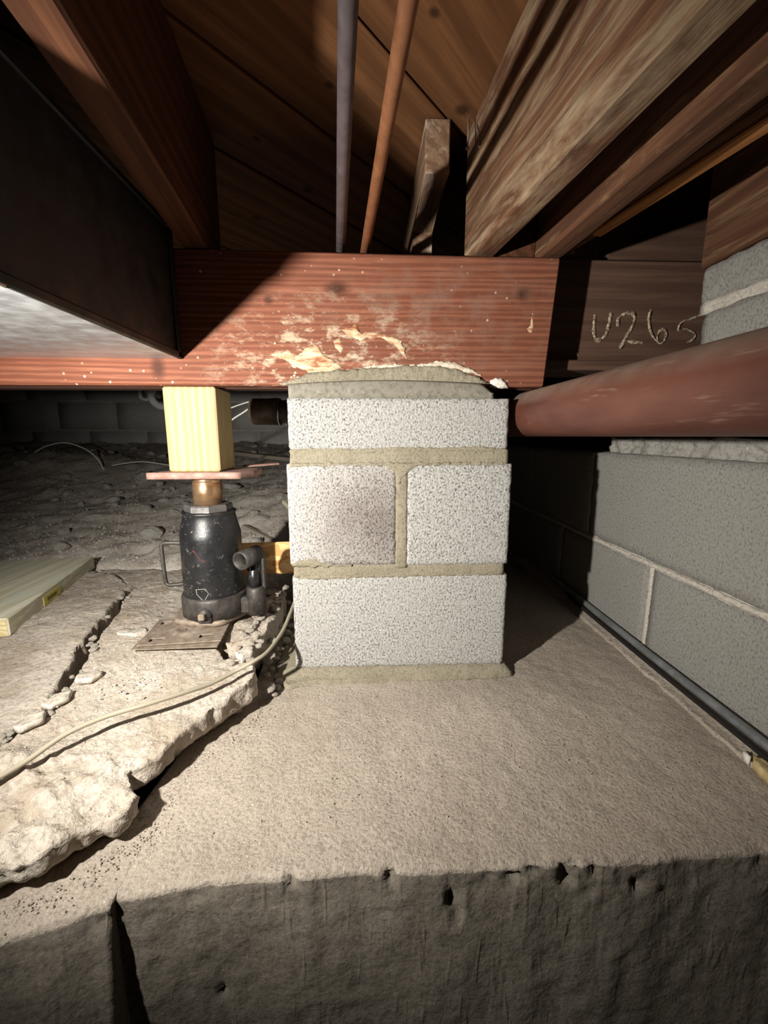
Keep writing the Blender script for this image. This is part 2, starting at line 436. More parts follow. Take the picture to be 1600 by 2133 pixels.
m_scratch = Mat('pale_scratch', .7).done((.36, .35, .33))
m_black = Mat('painted_shade', .9).done((.012, .01, .009))  # black that paints the shade of the socket hole and conduit gap
m_cable = Mat('cream_cable', .6, 0, .3).done((.29, .255, .19))
m_wire = Mat('pale_wire', .5, 0, .4).done((.62, .60, .56))
m_pvc = Mat('white_pvc', .35, 0, .5).done((.75, .75, .76))
m_conduit = metal('grey_conduit', (.16, .17, .175), (.27, .28, .285), .4, .4, 40)
def osbm():
    m = Mat('osb', .8); v = m.vor(38, co=m.co((1, 1, 2.2), rot=(0, .5, 0)), out='Color')
    c = m.mix(m.ramp(v, (.2, 0.0), (.8, 1.0)), (.50, .24, .075), (.80, .52, .24)); m.bump(m.vor(38), .3, .002)
    return m.done(c)
m_osb = osbm()
m_yellowtag = smearm('yellow_tag', (.50, .42, .09), (.66, .57, .17))
m_tagink = Mat('tag_ink', .8).done((.20, .17, .05))
m_grain = wood_mat('end_grain', (.62, .50, .25), (.80, .70, .42), 'X', 60, .8, .3)

# ================================================================== SETTING
def sstep(a, b, x):
    t = min(1, max(0, (x-a)/(b-a))); return t*t*(3-2*t)

# ---- footing pad (floor): top grid running into a cast front face
def interp(pts, x):
    if x <= pts[0][0]: return pts[0][1]
    for (a, b), (c, d) in zip(pts, pts[1:]):
        if x <= c: return b+(d-b)*(x-a)/(c-a)
    return pts[-1][1]
EDGE = [(-.262, .367), (-.139, .3815), (.015, .383), (.17, .381), (.28, .382), (.4535, .3875), (.60, .392)]
PITS = [(.022, -.006, .004, .010, .012), (-.085, -.006, .004, .009, .010), (.090, -.045, .0045, .013, .010), (.098, -.062, .004, .012, .008), (.30, -.035, .004, .007, .008), (.155, -.014, .010, .003, .006), (-.165, -.15, .004, .010, .006)]
def pad(name, x0, x1, edge, mats, seed, lean=0.0, yback=1.0, deep=-.42, wall=False):
    nx = int((x1-x0)/.005); V = []; Fc = []; rr = .007
    ts = [rr]; y = rr
    while y < .65: y += .0055; ts.append(y)
    while y < yback: y += .03; ts.append(y)
    rows = [('t', t) for t in reversed(ts)]+[('a', math.pi/2*k/5) for k in range(1, 5)]
    z = -rr
    while z > deep: rows.append(('f', z)); z -= .0055
    for kind, q in rows:
        for i in range(nx+1):
            x = x0+(x1-x0)*i/nx; e = interp(edge, x)+.003*fbm((x, 0, 0), 14, seed)
            if kind == 't': p = Vector((x, e+q, 0)); nn = Vector((0, 0, 1))
            elif kind == 'a': p = Vector((x, e+rr-rr*math.sin(q), -rr+rr*math.cos(q))); nn = Vector((0, -math.sin(q), math.cos(q)))
            else: p = Vector((x, e+lean*(-q-rr), q)); nn = Vector((0, -1, 0))
            d = .0012*fbm(p, 50, seed)+.0006*fbm(p, 150, seed, 2)
            if kind == 't': d += .0030*fbm(p, 8, seed)*min(1, q/.04)
            else:
                near = sstep(-.10, -.01, p.z)
                d += .0022*fbm((p.x, p.y, p.z*.5), 16, seed+2)*sstep(0, -.03, p.z)-near*.008*max(0, fbm((p.x, p.y, p.z*.8), 34, seed+9, 2)-.5)
                d -= .0022*near*max(0, fbm(p, 90, seed+4, 3)-.1)
                d -= .011*math.exp(-((p.x-.21)/.085)**2)*sstep(-.05, -.02, p.z)*max(0, fbm(p, 55, seed+7, 4)-.05)
                for a, b, c_, e_, h_ in PITS:
                    if abs(p.x-a) < 3*c_ and abs(p.z-b) < 3*e_: d -= h_*math.exp(-((p.x-a)/c_)**2-((p.z-b)/e_)**2)
            V.append(p+nn*d)
    n = nx+1
    for r in range(len(rows)-1):
        for i in range(nx):
            a = r*n+i; Fc.append((a, a+n, a+n+1, a+1))
    if wall:        # flank of the proud section, turned back into the mass
        side = [r*n+nx for r in range(len(rows)) if rows[r][0] != 't']; b = len(V)
        for k in side: V.append(V[k]+Vector((.0, .07, 0)))
        for k in range(len(side)-1): Fc.append((side[k], side[k+1], b+k+1, b+k))
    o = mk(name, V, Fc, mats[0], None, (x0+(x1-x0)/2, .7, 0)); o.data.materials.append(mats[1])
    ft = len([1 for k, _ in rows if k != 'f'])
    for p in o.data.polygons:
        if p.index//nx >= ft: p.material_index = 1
    return tag(o, kind='structure')
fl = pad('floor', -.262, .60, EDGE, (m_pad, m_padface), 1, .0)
fl['label'] = 'rough concrete footing pad under the block pier'
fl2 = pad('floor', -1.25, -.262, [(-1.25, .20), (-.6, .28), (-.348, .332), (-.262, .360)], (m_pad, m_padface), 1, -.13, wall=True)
fl2['label'] = 'protruding concrete footing section under the broken slab'

# ---- dirt ground behind and around
def ground_z(x, y):
    rise = sstep(1.13, 1.22, y)*.09+max(0, y-1.2)*.165
    side = 1-sstep(-.22, -.02, x)
    pit = sstep(.19, .07, math.hypot((x+.19)/1.0, (y-1.13)/1.0))*.13
    z = -.03+rise*side+.03*sstep(1.0, 1.15, y)*side - pit*side
    am = sstep(1.1, 1.35, y)*side
    z += am*(.020*fbm((x, y, 0), 3.2, 11)+.012*fbm((x, y, 0), 14, 12)+.005*fbm((x, y, 0), 50, 13))
    z += .10*math.exp(-((x+1.75)/.55)**2-((y-2.35)/.28)**2)*1.0
    z += .06*math.exp(-((x+.35)/.22)**2-((y-1.75)/.3)**2)
    return z
V = []; Fc = []; xs = []; ys = []
x = -4.2
while x < .575: xs.append(x); x += .016 if x > -2.4 else .06
xs.append(.575)
y = .95
while y < 3.6: ys.append(y); y += .013+.012*max(0, y-1.3)
for yy in ys:
    for xx in xs: V.append(Vector((xx, yy, ground_z(xx, yy))))
n = len(xs)
for j in range(len(ys)-1):
    for i in range(n-1): a = j*n+i; Fc.append((a, a+1, a+n+1, a+n))
dirt = tag(mk('floor_dirt', V, Fc, m_dirt, None, (-1.8, 2.2, 0)), 'dark packed dirt ground rising toward the back wall', kind='structure')
# low dirt beside the footing's foot, in front
V = []; Fc = []
for j in range(41):
    for i in range(81):
        xx = -1.3+2.1*i/80; yy = -.5+1.1*j/40; V.append(Vector((xx, yy, -.40+.012*fbm((xx, yy, 0), 9, 2))))
for j in range(40):
    for i in range(80): a = j*81+i; Fc.append((a, a+1, a+82, a+81))
tag(mk('floor_dirt', V, Fc, m_dirt, None, (-.25, .05, -.4)), 'low dirt at the foot of the footing', kind='structure')

# ---- right wall of concrete blocks
WX = .585
wr = mk('wall_right', [(WX+.004, -.6, -.45), (WX+.2, -.6, -.45), (WX+.2, 3.6, -.45), (WX+.004, 3.6, -.45), (WX+.004, -.6, .422), (WX+.2, -.6, .422), (WX+.2, 3.6, .422), (WX+.004, 3.6, .422)],
        [(3, 2, 1, 0), (4, 5, 6, 7), (0, 1, 5, 4), (1, 2, 6, 5), (2, 3, 7, 6), (3, 0, 4, 7)], m_wallmortar, None, (WX, 1, -.45), False)
tag(wr, kind='structure')
def wblock(y0, y1, z0, z1, seed, res=.02):
    return rough_box('concrete_block', WX, WX+.19, y0, y1, z0, z1, m_wall, wr, res, .004, .0012, 60, seed, .003)
for k, (a, b) in enumerate([(-.6, -.011), (.0, .40), (.412, .809), (.819, 1.215), (1.226, 1.62), (1.63, 2.03), (2.04, 2.44), (2.45, 3.2)]):
    wblock(a, b, .0, .197, k)
for k, (a, b) in enumerate([(-.6, .145), (.156, .545), (.556, 1.075), (1.086, 1.48), (1.49, 1.89), (1.9, 2.3), (2.31, 3.2)]):
    wblock(a, b, .2085, .425, 20+k)
# lumpy mortar bed on the ledge, then the upper courses that stop at the girder pocket
V, Fc = plate_geo([(WX+.016, -.6), (WX+.19, -.6), (WX+.19, 1.06), (WX+.020, 1.05)], .008,
                  lambda x, y: .461+.006*fbm((x, y, 0), 20, 3), lambda x, y: .424, 8, .008, 26, 5,
                  lambda p, t: .010*fbm(p, 30, 9, 4)+.005*fbm(p, 80, 6)-.006)
mk('mortar_bed', V, Fc, m_roughmortar, wr)
for k, (a, b) in enumerate([(-.6, .33), (.342, .762)]):
    rough_box('concrete_block', WX, WX+.19, a, b, .465, .676, m_wall, wr, .015, .005, .002, 50, 40+k, .004)
for k, (a, b) in enumerate([(-.6, .13), (.142, .775)]):
    rough_box('concrete_block', WX-.002, WX+.19, a, b, .690, .752, m_wall, wr, .012, .010, .003, 40, 50+k, .004)
V, Fc = plate_geo([(WX+.003, -.6), (WX+.18, -.6), (WX+.18, .77), (WX+.003, .77)], .012, lambda x, y: .693, lambda x, y: .673, 3, .002, 40, 5, lambda p, t: .002*fbm(p, 60, 4))
mk('mortar_joint', V, Fc, m_wallmortar, wr)
# struck joints that stand slightly proud, with wavy edges
top = []; bot = []
yy = .3
while yy < 1.6:
    wv = .0035+.004*max(0, fbm((yy, 0, 0), 9, 3))
    top.append((yy, .2035+wv+.0015*fbm((yy, 2, 0), 30, 1))); bot.append((yy, .2015-wv-.0015*fbm((yy, 4, 0), 30, 1))); yy += .02
patch('mortar_joint', top+bot[::-1], 'X', WX+.0005, .0028, m_wallmortar, wr, .006, .001, 7, .0008)
patch('mortar_joint', [(.8085, .012), (.8195, .012), (.820, .199), (.8075, .199)], 'X', WX+.0005, .0022, m_wallmortar, wr, .004, .0012, 8, .0006)
# pale mortar cove along the foot of the wall
V, Fc = plate_geo([(.542, .25), (.59, .25), (.592, 1.5), (.558, 1.5)], .008, lambda x, y: .006+.012*sstep(.553, .585, x)+.0015*fbm((x, y, 0), 50, 2), lambda x, y: -.01, 2, .004, 30, 3)
tag(mk('baseboard_right', V, Fc, m_pad), 'pale mortar strip along the foot of the grey block wall', kind='structure')

# ---- back wall
wb = box('wall_back', -4.3, .8, 3.205, 3.35, -.1, 1.1, m_backmortar, None, 0)
tag(wb, kind='structure')
bb = {}
for c in range(5):
    z0 = .10+c*.205
    xx = -4.25+(.2 if c % 2 else 0)+.02
    k = 0
    while xx < .5:
        o = rough_box('concrete_block', xx, xx+.392, 3.19, 3.25, z0, z0+.193, m_back, wb, .1, .008, .002, 9, c*17+k)
        xx += .405; k += 1
wl = box('wall_left', -4.4, -4.25, -.6, 3.3, -.5, 1.1, m_backmortar, None, 0); tag(wl, kind='structure')

# ---- ceiling: diagonal subfloor planks over the joists
ce = box('ceiling', -4.3, 1.2, -.8, 3.4, 1.022, 1.04, m_ply, None, 0); tag(ce, kind='structure')
ang = math.atan2(-.115, .134)   # local Y runs along (.115,.134)
dirv = Vector((math.sin(-ang), math.cos(-ang), 0)); nv = Vector((dirv.y, -dirv.x, 0))
pw = .19
bm = bmesh.new(); add_box(bm, 0, pw-.006, -1.4, 1.4, 0, .019, .0015); pk = None
for k in range(-9, 8):
    base = Vector((-.005, .66, 1.001))+nv*(k*pw+.003)
    if pk is None:
        o = mkbm('plank', bm, m_plank, None, (0, 0, 0), False); pk = o.data
    else:
        o = bpy.data.objects.new('plank', pk); COL.objects.link(o)
    o.parent = ce; o.location = base-absloc(ce)+Vector((0, 0, .0015*((k*7) % 3-1))); o.rotation_euler = (0, 0, ang)

# ================================================================== TIMBER
gz0, gz1 = .5545, .778
g = thing('built_up_girder', (-.5, .84, gz0), 'reddish brown built-up timber girder resting on the white block pier', 'beam')
# front ply, slightly crooked end cut
bm = bmesh.new(); add_box(bm, -1.7, .335, .80, .8415, gz0, gz1, .003)
for k in range(1, 40):
    bmesh.ops.bisect_plane(bm, geom=list(bm.verts)+list(bm.edges)+list(bm.faces), plane_co=(-1.7+2.0*k/40, 0, 0), plane_no=(1, 0, 0))
for v in bm.verts:
    if v.co.x > .3: v.co.x += .016*((v.co.z-gz0)/(gz1-gz0))-.006
    v.co.y += .0012*fbm(v.co, 4, 2)
    if v.co.z > .7: v.co.z += .008*sstep(.3, -.7, v.co.x)-.003
mkbm('front_ply', bm, m_beam, g, None, False)
box('rear_ply', -1.7, .325, .843, .884, gz0-.001, gz1-.002, m_ply, g, .002)
# mortar smears left on the face
yF = .7995
patch('mortar_smear', [(-.158, .557), (-.10, .578), (-.02, .584), (.06, .590), (.13, .592), (.17, .584), (.205, .572), (.232, .558), (.20, .5545), (-.13, .5545)], 'Y', yF, .007, m_mortar, g, .005, .003, 3, .002, 60)
def px(x, y): return (-.0508+(x-700)*.000875, .7798-(y-522)*.000800)
def pxp(l): return [px(*q) for q in l]
patch('mortar_smear', pxp([(705, 682), (738, 673), (750, 690), (765, 686), (790, 690), (828, 700), (838, 722), (842, 744), (832, 735), (815, 712), (790, 700), (758, 698), (750, 708), (722, 696)]), 'Y', yF, .0022, m_smear, g, .004, .003, 4, .001)
patch('mortar_smear', pxp([(560, 738), (600, 726), (618, 738), (640, 718), (660, 716), (672, 735), (690, 745), (715, 768), (690, 775), (640, 776), (610, 762), (590, 748)]), 'Y', yF, .0014, m_smear, g, .004, .004, 5, .0012)
patch('mortar_smear', pxp([(690, 705), (705, 700), (712, 725), (706, 733), (694, 722)]), 'Y', yF, .0012, m_smear, g, .003, .002, 6)
patch('mortar_smear', pxp([(1099, 636), (1103, 637), (1104, 662), (1106, 672), (1103, 688), (1096, 686), (1089, 678), (1096, 670)]), 'Y', yF, .0016, m_smear, g, .003, .0015, 7)
patch('mortar_smear', pxp([(1018, 790), (1030, 783), (1042, 785), (1052, 794), (1058, 806), (1040, 807), (1020, 804)]), 'Y', yF, .006, m_plaster, g, .003, .0015, 8, .001)
patch('mortar_smear', pxp([(760, 760), (800, 755), (850, 757), (930, 748), (955, 755), (985, 768), (1000, 780), (930, 764), (860, 764), (800, 765), (740, 768)]), 'Y', yF-.0008, .0035, m_palesmear, g, .003, .003, 9, .001)
rnd = random.Random(4)
for k in range(46):
    x = rnd.uniform(560, 1120); yv = rnd.uniform(590, 775); s = rnd.uniform(1.6, 4.5)
    cx, cz = px(x, yv)
    if cx > .31: continue
    patch('mortar_spot', [(cx+s*.00085*math.cos(a)*rnd.uniform(.6, 1.2), cz+s*.00085*math.sin(a)*rnd.uniform(.6, 1.2)) for a in [i*math.pi/4 for i in range(8)]], 'Y', yF, .0015, m_smear if k % 3 else m_plaster, g, .01, 0, k, 0)
# header board in the wall pocket with chalk writing
h = thing('header_board', (.55, .886, .617), 'dark brown board behind the girder end with chalk U265', 'board')
box('plank', .30, .80, .886, .924, .615, .806, m_header, h, .003)
strokes = [[(.4589, .7045), (.4598, .6728), (.4661, .6573), (.478, .6583), (.4873, .6749), (.492, .7076)],
           [(.5083, .6824), (.5087, .6987), (.5255, .708), (.5397, .7045), (.5396, .6872), (.5273, .6624), (.5166, .6401)], [(.5166, .6401), (.5252, .6532), (.5412, .6533), (.5614, .6516)],
           [(.5732, .7148), (.5703, .6967), (.5769, .6739), (.591, .6556), (.6035, .652), (.61, .665), (.6066, .676), (.5966, .6759), (.5919, .6648), (.594, .655)],
           [(.6787, .7069), (.6588, .699), (.6388, .691), (.6347, .6763), (.6525, .6783), (.6696, .6701), (.668, .6599), (.654, .6515)]]
for si, st in enumerate(strokes):
    S = spline([(a, b, 0) for a, b in st], 8); L = []; Rr = []
    wd = (.0095, .0085, .0090, .0062, .0050)[si]
    for i, p in enumerate(S):
        t = (S[min(i+1, len(S)-1)]-S[max(i-1, 0)]).normalized(); nn = Vector((-t.y, t.x, 0))
        q = wd*(.75+.5*fbm((p.x, p.y, 0), 90, si)); L.append(p+nn*q*.5); Rr.append(p-nn*q*.5)
    V = []; Fc = []
    for i in range(len(S)):
        for yv in (.8854-.0003*si, .8862):
            V += [Vector((L[i].x, yv, L[i].y)), Vector((Rr[i].x, yv, Rr[i].y))]
    for i in range(len(S)-1):
        a = i*4; b = a+4
        Fc += [(a, b, b+1, a+1), (a, a+2, b+2, b), (a+1, b+1, b+3, a+3)]
    c = mk('chalk_stroke', V, Fc, m_chalk, h); c['label'] = 'pale yellow chalk stroke'
patch('mortar_spot', [(.424, .66), (.428, .662), (.431, .652), (.428, .648)], 'Y', .8855, .0008, m_smear, h, .003, 0, 3)
patch('mortar_spot', [(.424, .632), (.430, .634), (.434, .624), (.431, .622)], 'Y', .8855, .0008, m_smear, h, .003, 0, 3)
tag(box('wood_shim', .345, .60, .86, .97, .594, .6135, m_header, None, .002, Matrix.Translation((0, 0, 0))), 'thin wooden shim under the board with chalk writing', 'shim')

JT = 1.0
def joist(p0, p1, mat, label, wd=.041, hh=None, z=None, lean=0.0, seed=0, name='floor_joist', cat='joist'):
    z = gz1+.004 if z is None else z
    o = board(name, (p0[0], p0[1], z), (p1[0], p1[1], z), wd, hh or (JT-.002-z), mat, lean, .003, .0012, seed)
    return tag(o, label, cat)
def along(x, y, sl, y0, y1): return (x+sl*(y0-y), y0), (x+sl*(y1-y), y1)
joist(*along(-.285, .757, -.10, -.5, .90), m_joist, 'brown floor joist beside the dark metal duct', .043, seed=1)
joist(*along(.210, .815, -.138, -.5, .86), m_joist_pale, 'floor joist with pale streaks down its side, beside the short stub', .041, lean=-.075, seed=2)
joist(*along(.333, .825, -.075, -.5, .90), m_joist_mid, 'worn brown floor joist resting at the end of the girder', .040, seed=3)
joist(*along(.398, .79, -.20, .0, .93), m_joist_mid, 'dark floor joist with an orange strip along its lower edge', .040, z=.815, seed=4)
joist(*along(.3995, .79, -.20, .05, .79), m_strip, 'orange wood strip nailed under the dark joist', .020, .010, .8045, seed=5, name='wood_strip', cat='strip')
# rim above the right wall
tag(box('rim_joist', .592, .632, -.6, .79, .756, .998, m_joist_mid, None, .003), 'dark rim joist lying on top of the grey block wall', 'joist')
tag(box('sill_plate', .50, .80, .935, .975, .808, .998, m_header, None, .003), 'dark blocking board above the chalk marked board', 'board')
# blocking between the two right joists
o = box('blocking_board', .2335, .3115, .835, .873, .7785, .997, m_joist, None, .002); tag(o, 'brown blocking board between the streaked joist and worn joist', 'board')
# stub joist: upper part overhangs, slanting underside, foot on the girder
prof = [(.822, .998), (.822, .914), (.95, .918), (1.02, .905), (1.02, .7795), (1.35, .7795), (1.35, .998)]
V = [Vector((x, a, b)) for x in (.104, .147) for a, b in prof]; n = len(prof)
Fc = [tuple(range(n)), tuple(reversed(range(n, 2*n)))]+[(i, i+n, (i+1) % n+n, (i+1) % n) for i in range(n)]
bm = bmesh.new(); bv = [bm.verts.new(v) for v in V]
for f in Fc: bm.faces.new([bv[i] for i in f])
bmesh.ops.bevel(bm, geom=list(bm.edges), offset=.002, segments=1, affect='EDGES')
tag(mkbm('stub_joist', bm, m_stub, None, None, False), 'short stub of joist with slanted end cut beside the copper pipes', 'joist')
# two more joists far behind the girder, seen in the dark
for k, xx in enumerate((-.62, -1.05)):
    joist((xx+.04, -.2), (xx-.11, 1.3), m_joist, ('brown floor joist hidden above the dark metal duct', 'brown floor joist beyond the dark metal duct')[k], seed=8+k)
# bent nails in the joist side
for (a, b) in (((.172, .80, .985), (.170, .79, .935)), ((.186, .80, .975), (.190, .786, .935))):
    t = thing('bent_nail', a, 'rusty nail hanging beside the streaked joist', 'nail', 'nails by the streaked joist')
    tube('shank', [a, ((a[0]+b[0])/2+.001, (a[1]+b[1])/2, (a[2]+b[2])/2), b], .0016, m_rusty, t, 8)
    tube('head', [b, (b[0], b[1]-.0002, b[2]-.0015)], .0036, m_rusty, t, 10)

# ================================================================== BLOCK PIER
PY = .76
pier = thing('block_pier', (.06, .96, 0), 'white concrete block pier with fresh mortar joints standing on the footing', 'pier')
def pb(x0, x1, y0, y1, z0, z1, mat, seed, chip=.0022, res=.007):
    return rough_box('concrete_block', x0, x1, y0, y1, z0, z1, mat, pier, res, .0030, .0010, 120, seed, chip)
def tilt(o, a, c): pass
pb(-.1415, .2665, PY, PY+.194, .0195, .2065, m_block_a, 1)
pb(-.1415, .2665, PY+.204, PY+.398, .0195, .2065, m_block_a, 2, res=.02)
b1 = pb(-.1435, .0525, PY-.003, PY+.395, .2285, .4165, m_block_stain, 3)
b1['label'] = 'block with grey-brown stained face'
pb(.0725, .2640, PY-.003, PY+.395, .2265, .4165, m_block_a, 4)
pb(-.1385, .2545, PY, PY+.194, .4405, .5305, m_block_a, 5, .0035)
pb(-.1385, .2545, PY+.204, PY+.398, .4405, .5305, m_block_a, 6, res=.02)
def joint(x0, x1, z0, z1, seed, d=.004, amp=.0035, nm='mortar_joint', mat=m_mortar):
    return rough_box(nm, x0, x1, PY+d, PY+.39, z0, z1, mat, pier, .006, .003, amp, 45, seed)
joint(-.1375, .2560, .4140, .4425, 11, -.0005, .0014)
joint(-.1375, .2585, .2035, .2300, 12, .0000, .0014)
joint(.0505, .0745, .2200, .4180, 13, -.0022, .0012)
# smeared mortar edges on the block faces
patch('mortar_smear', [(-.140, .231), (-.13, .240), (-.10, .243), (-.08, .233), (-.06, .229), (-.03, .229), (-.03, .226), (-.138, .226)], 'Y', PY-.003, .0018, m_mortar, pier, .004, .003, 31)
patch('mortar_smear', [(-.138, .206), (-.10, .199), (-.04, .202), (.05, .203), (.13, .204), (.255, .2055), (.255, .209), (-.138, .209)], 'Y', PY, .0016, m_mortar, pier, .004, .003, 32)
patch('mortar_smear', [(-.137, .441), (-.09, .444), (-.01, .442), (.05, .447), (.12, .444), (.2, .448), (.253, .442), (.253, .437), (-.137, .437)], 'Y', PY, .0016, m_mortar, pier, .004, .003, 33)
patch('mortar_smear', [(-.139, .418), (-.139, .409), (-.10, .411), (-.05, .413), (.03, .412), (.05, .40), (.056, .38), (.075, .40), (.09, .412), (.15, .4125), (.255, .4145), (.255, .418)], 'Y', PY-.003, .0016, m_mortar, pier, .004, .003, 34)
# wet mortar bed splayed out on the footing
V, Fc = plate_geo([(-.186, .80), (-.176, .755), (-.150, .727), (-.10, .738), (-.02, .742), (.08, .744), (.18, .747), (.262, .748), (.281, .752), (.272, .79), (.268, 1.16), (-.16, 1.16), (-.19, .95)], .006,
                  lambda x, y: .0075+.0145*sstep(.742, .762, y)*sstep(-.178, -.146, x)*sstep(.285, .268, x)+.0016*fbm((x, y, 0), 40, 3), lambda x, y: -.002, 3, .004, 30, 6,
                  lambda p, t: .004*t)
mk('mortar_bed', V, Fc, m_mortar, pier)
# grout cap packed between top block and girder: bowed upper edge
nx = 60; V = []; Fc = []
for i in range(nx+1):
    t = i/nx; x = -.1355+t*(.226+.1355)
    top = .5530+.0085*math.sin(math.pi*min(1, max(0, t)))**.7-.012*sstep(.93, 1.0, t)
    fy = .7665+.0015*fbm((x, 0, 0), 12, 4)
    for q, z in ((0, .5295), (-.0015, .540), (-.001, top-.004), (.003, top), (.022, min(top, .5525)), (.38, min(top, .5525)), (.38, .5295)):
        V.append(Vector((x, fy+q if q < .1 else PY+q, z)))
for i in range(nx):
    for k in range(7):
        a = i*7+k; b = i*7+(k+1) % 7; Fc.append((a, b, b+7, a+7))
Fc.append(tuple(range(7))[::-1]); Fc.append(tuple(nx*7+k for k in range(7)))
bm = bmesh.new(); bv = [bm.verts.new(v) for v in V]
for f in Fc: bm.faces.new([bv[i] for i in f])
c = mkbm('grout_cap', bm, m_grout, pier); c['label'] = 'smooth grey grout cap'

# ================================================================== BROKEN SLAB
def slab_z(x, y):
    s = .050+.038*sstep(.50, .88, y)
    s += .010*sstep(-.30, -.55, x)
    return s
def slab_top(seed, edge_drop=True):
    def f(x, y):
        z = slab_z(x, y)+.0040*fbm((x, y, 0), 9, seed)+.0020*fbm((x, y, 0), 42, seed)+.0012*fbm((x, y, 1), 110, seed)
        if edge_drop:   # crumbled front lobe is rougher and falls away to the edge
            k = sstep(.60, .46, y)*sstep(-.55, -.48, x)
            z += k*(.010*fbm((x, y, 2), 16, seed+2)+.006*fbm((x, y*1.6+x, 2), 48, seed+3)+.0025*fbm((x, y, 5), 130, seed+3))-.012*sstep(.50, .40, y)
            k2 = sstep(-.30, -.23, x)*sstep(.62, .75, y)
            z += k2*(.008*fbm((x, y, 4), 28, seed+6)+.005*fbm((x, y, 4), 80, seed+7))
        return z
    return f
OA = [(-.566, .972), (-.520, .834), (-.502, .734), (-.480, .648), (-.478, .598), (-.479, .555), (-.488, .516), (-.516, .451), (-.53, .36), (-.401, .345), (-.367, .364), (-.346, .373), (-.326, .393), (-.305, .415), (-.279, .429),
      (-.278, .45), (-.307, .479), (-.29, .49), (-.273, .506), (-.26, .568), (-.226, .612), (-.198, .649), (-.191, .677), (-.208, .703), (-.235, .707), (-.262, .717), (-.290, .748), (-.276, .756), (-.220, .722), (-.203, .798), (-.196, .90), (-.206, 1.02), (-.271, 1.08), (-.373, 1.16), (-.476, 1.175), (-.549, 1.135), (-.578, 1.078)]
def under(p, t): return .006*fbm(p, 35, 3, 4)+.004*fbm(p, 90, 5)-.020*sstep(.55, 1.0, t)
V, Fc = plate_geo(OA, .0048, slab_top(1), lambda x, y: .003, 8, .006, 35, 2, under)
slabA = tag(mk('concrete_slab', V, Fc, m_slab), 'broken tan concrete slab with crumbling edge, carrying the bottle jack', 'slab')
OB = [(-.583, .975), (-.548, .828), (-.530, .734), (-.503, .648), (-.489, .592), (-.489, .556), (-.498, .533), (-.527, .462), (-.70, .45), (-1.6, .60), (-1.6, 1.126), (-.999, 1.15), (-.765, 1.155), (-.675, 1.11), (-.606, 1.04)]
V, Fc = plate_geo(OB, .0065, slab_top(7, False), lambda x, y: .003, 6, .005, 35, 8, under)
tag(mk('concrete_slab', V, Fc, m_slab), 'cracked tan concrete slab under the pale lumber board', 'slab')
V, Fc = plate_geo([(-.592, .995), (-.590, 1.075), (-.556, 1.145), (-.60, 1.17), (-.765, 1.172), (-.672, 1.122), (-.612, 1.052)], .007, lambda x, y: slab_z(x, y)-.004+.003*fbm((x, y, 0), 30, 4), lambda x, y: .003, 5, .004, 35, 9, under)
tag(mk('concrete_slab', V, Fc, m_slab), 'small wedge of broken concrete in the fork of the crack', 'slab')
# pale flaky chips beside the crack
def chip(outline, z, th, label, seed, nm='concrete_chip', mat=m_chunk):
    V, Fc = plate_geo(outline, .005, lambda x, y: z+th+.002*fbm((x, y, 0), 60, seed), lambda x, y: z, 2, .002, 60, seed)
    return tag(mk(nm, V, Fc, mat), label, 'chip')
chip([(-.480, .775), (-.445, .772), (-.432, .788), (-.44, .80), (-.47, .795), (-.487, .785)], .083, .010, 'flat pale concrete chip lying between the crack and steel plates', 1)
chip([(-.475, .655), (-.452, .668), (-.44, .66), (-.447, .64), (-.47, .637)], .072, .009, 'pale flaky concrete chip at the edge of the crack', 2)
chip([(-.483, .610), (-.462, .618), (-.455, .60), (-.468, .578), (-.482, .582)], .068, .008, 'pale concrete chip lying along the crack near the cable', 3)
chip([(-.487, .565), (-.470, .572), (-.462, .556), (-.478, .535), (-.49, .54)], .064, .008, 'tan concrete flake wedged at the near end of the crack', 4)
chip([(-.242, .715), (-.215, .735), (-.208, .715), (-.226, .700)], .066, .018, 'tan stone fragment in the notch under the cable', 5, 'stone_fragment')

# rubble pieces
def rock_mesh(seed, amp=.35):
    bm = bmesh.new(); bmesh.ops.create_icosphere(bm, subdivisions=2, radius=1)
    for v in bm.verts:
        d = v.co.normalized(); v.co = d*(1+amp*fbm(d, 1.6, seed)+.12*fbm(d, 5, seed+1))
    bm.verts.index_update(); me = bpy.data.meshes.new('chunk')
    me.from_pydata([tuple(v.co) for v in bm.verts], [], [[q.index for q in f.verts] for f in bm.faces]); me.update(); bm.free()
    return me
RM = [rock_mesh(k) for k in range(7)]; RG = [rock_mesh(20+k) for k in range(5)]
for me in RM: me.materials.append(m_chunk); me.shade_flat()
for me in RG: me.materials.append(m_greychunk); me.shade_flat()
rnd = random.Random(12)
def rock(x, y, z, s, meshes, label, group, name='concrete_chunk', flat=.65):
    o = bpy.data.objects.new(name, rnd.choice(meshes)); COL.objects.link(o)
    o.scale = (s*rnd.uniform(.8, 1.25), s*rnd.uniform(.8, 1.25), s*flat*rnd.uniform(.8, 1.2)); o.rotation_euler = (rnd.uniform(-.3, .3), rnd.uniform(-.3, .3), rnd.uniform(0, 6.28))
    o.location = (x, y, z+s*flat*.55); return tag(o, label, 'rubble', group)
for k in range(90):     # crumbled edge between slab and pier
    t = rnd.random(); yv = .69+t*.36; xv = -.192+rnd.uniform(-.020, .024)-(.03 if rnd.random() < .25 else 0)
    on = xv < -.200
    s = rnd.uniform(.0035, .0095)
    zz = slab_z(xv, yv)+.002 if on else rnd.uniform(.0, .055)*sstep(-.165, -.20, xv)
    if xv > -.165 and yv > .74: continue
    rock(xv, yv, zz, s, RM, 'pale crumbled concrete chunk beside the block pier', 'crumbled chunks by the pier')
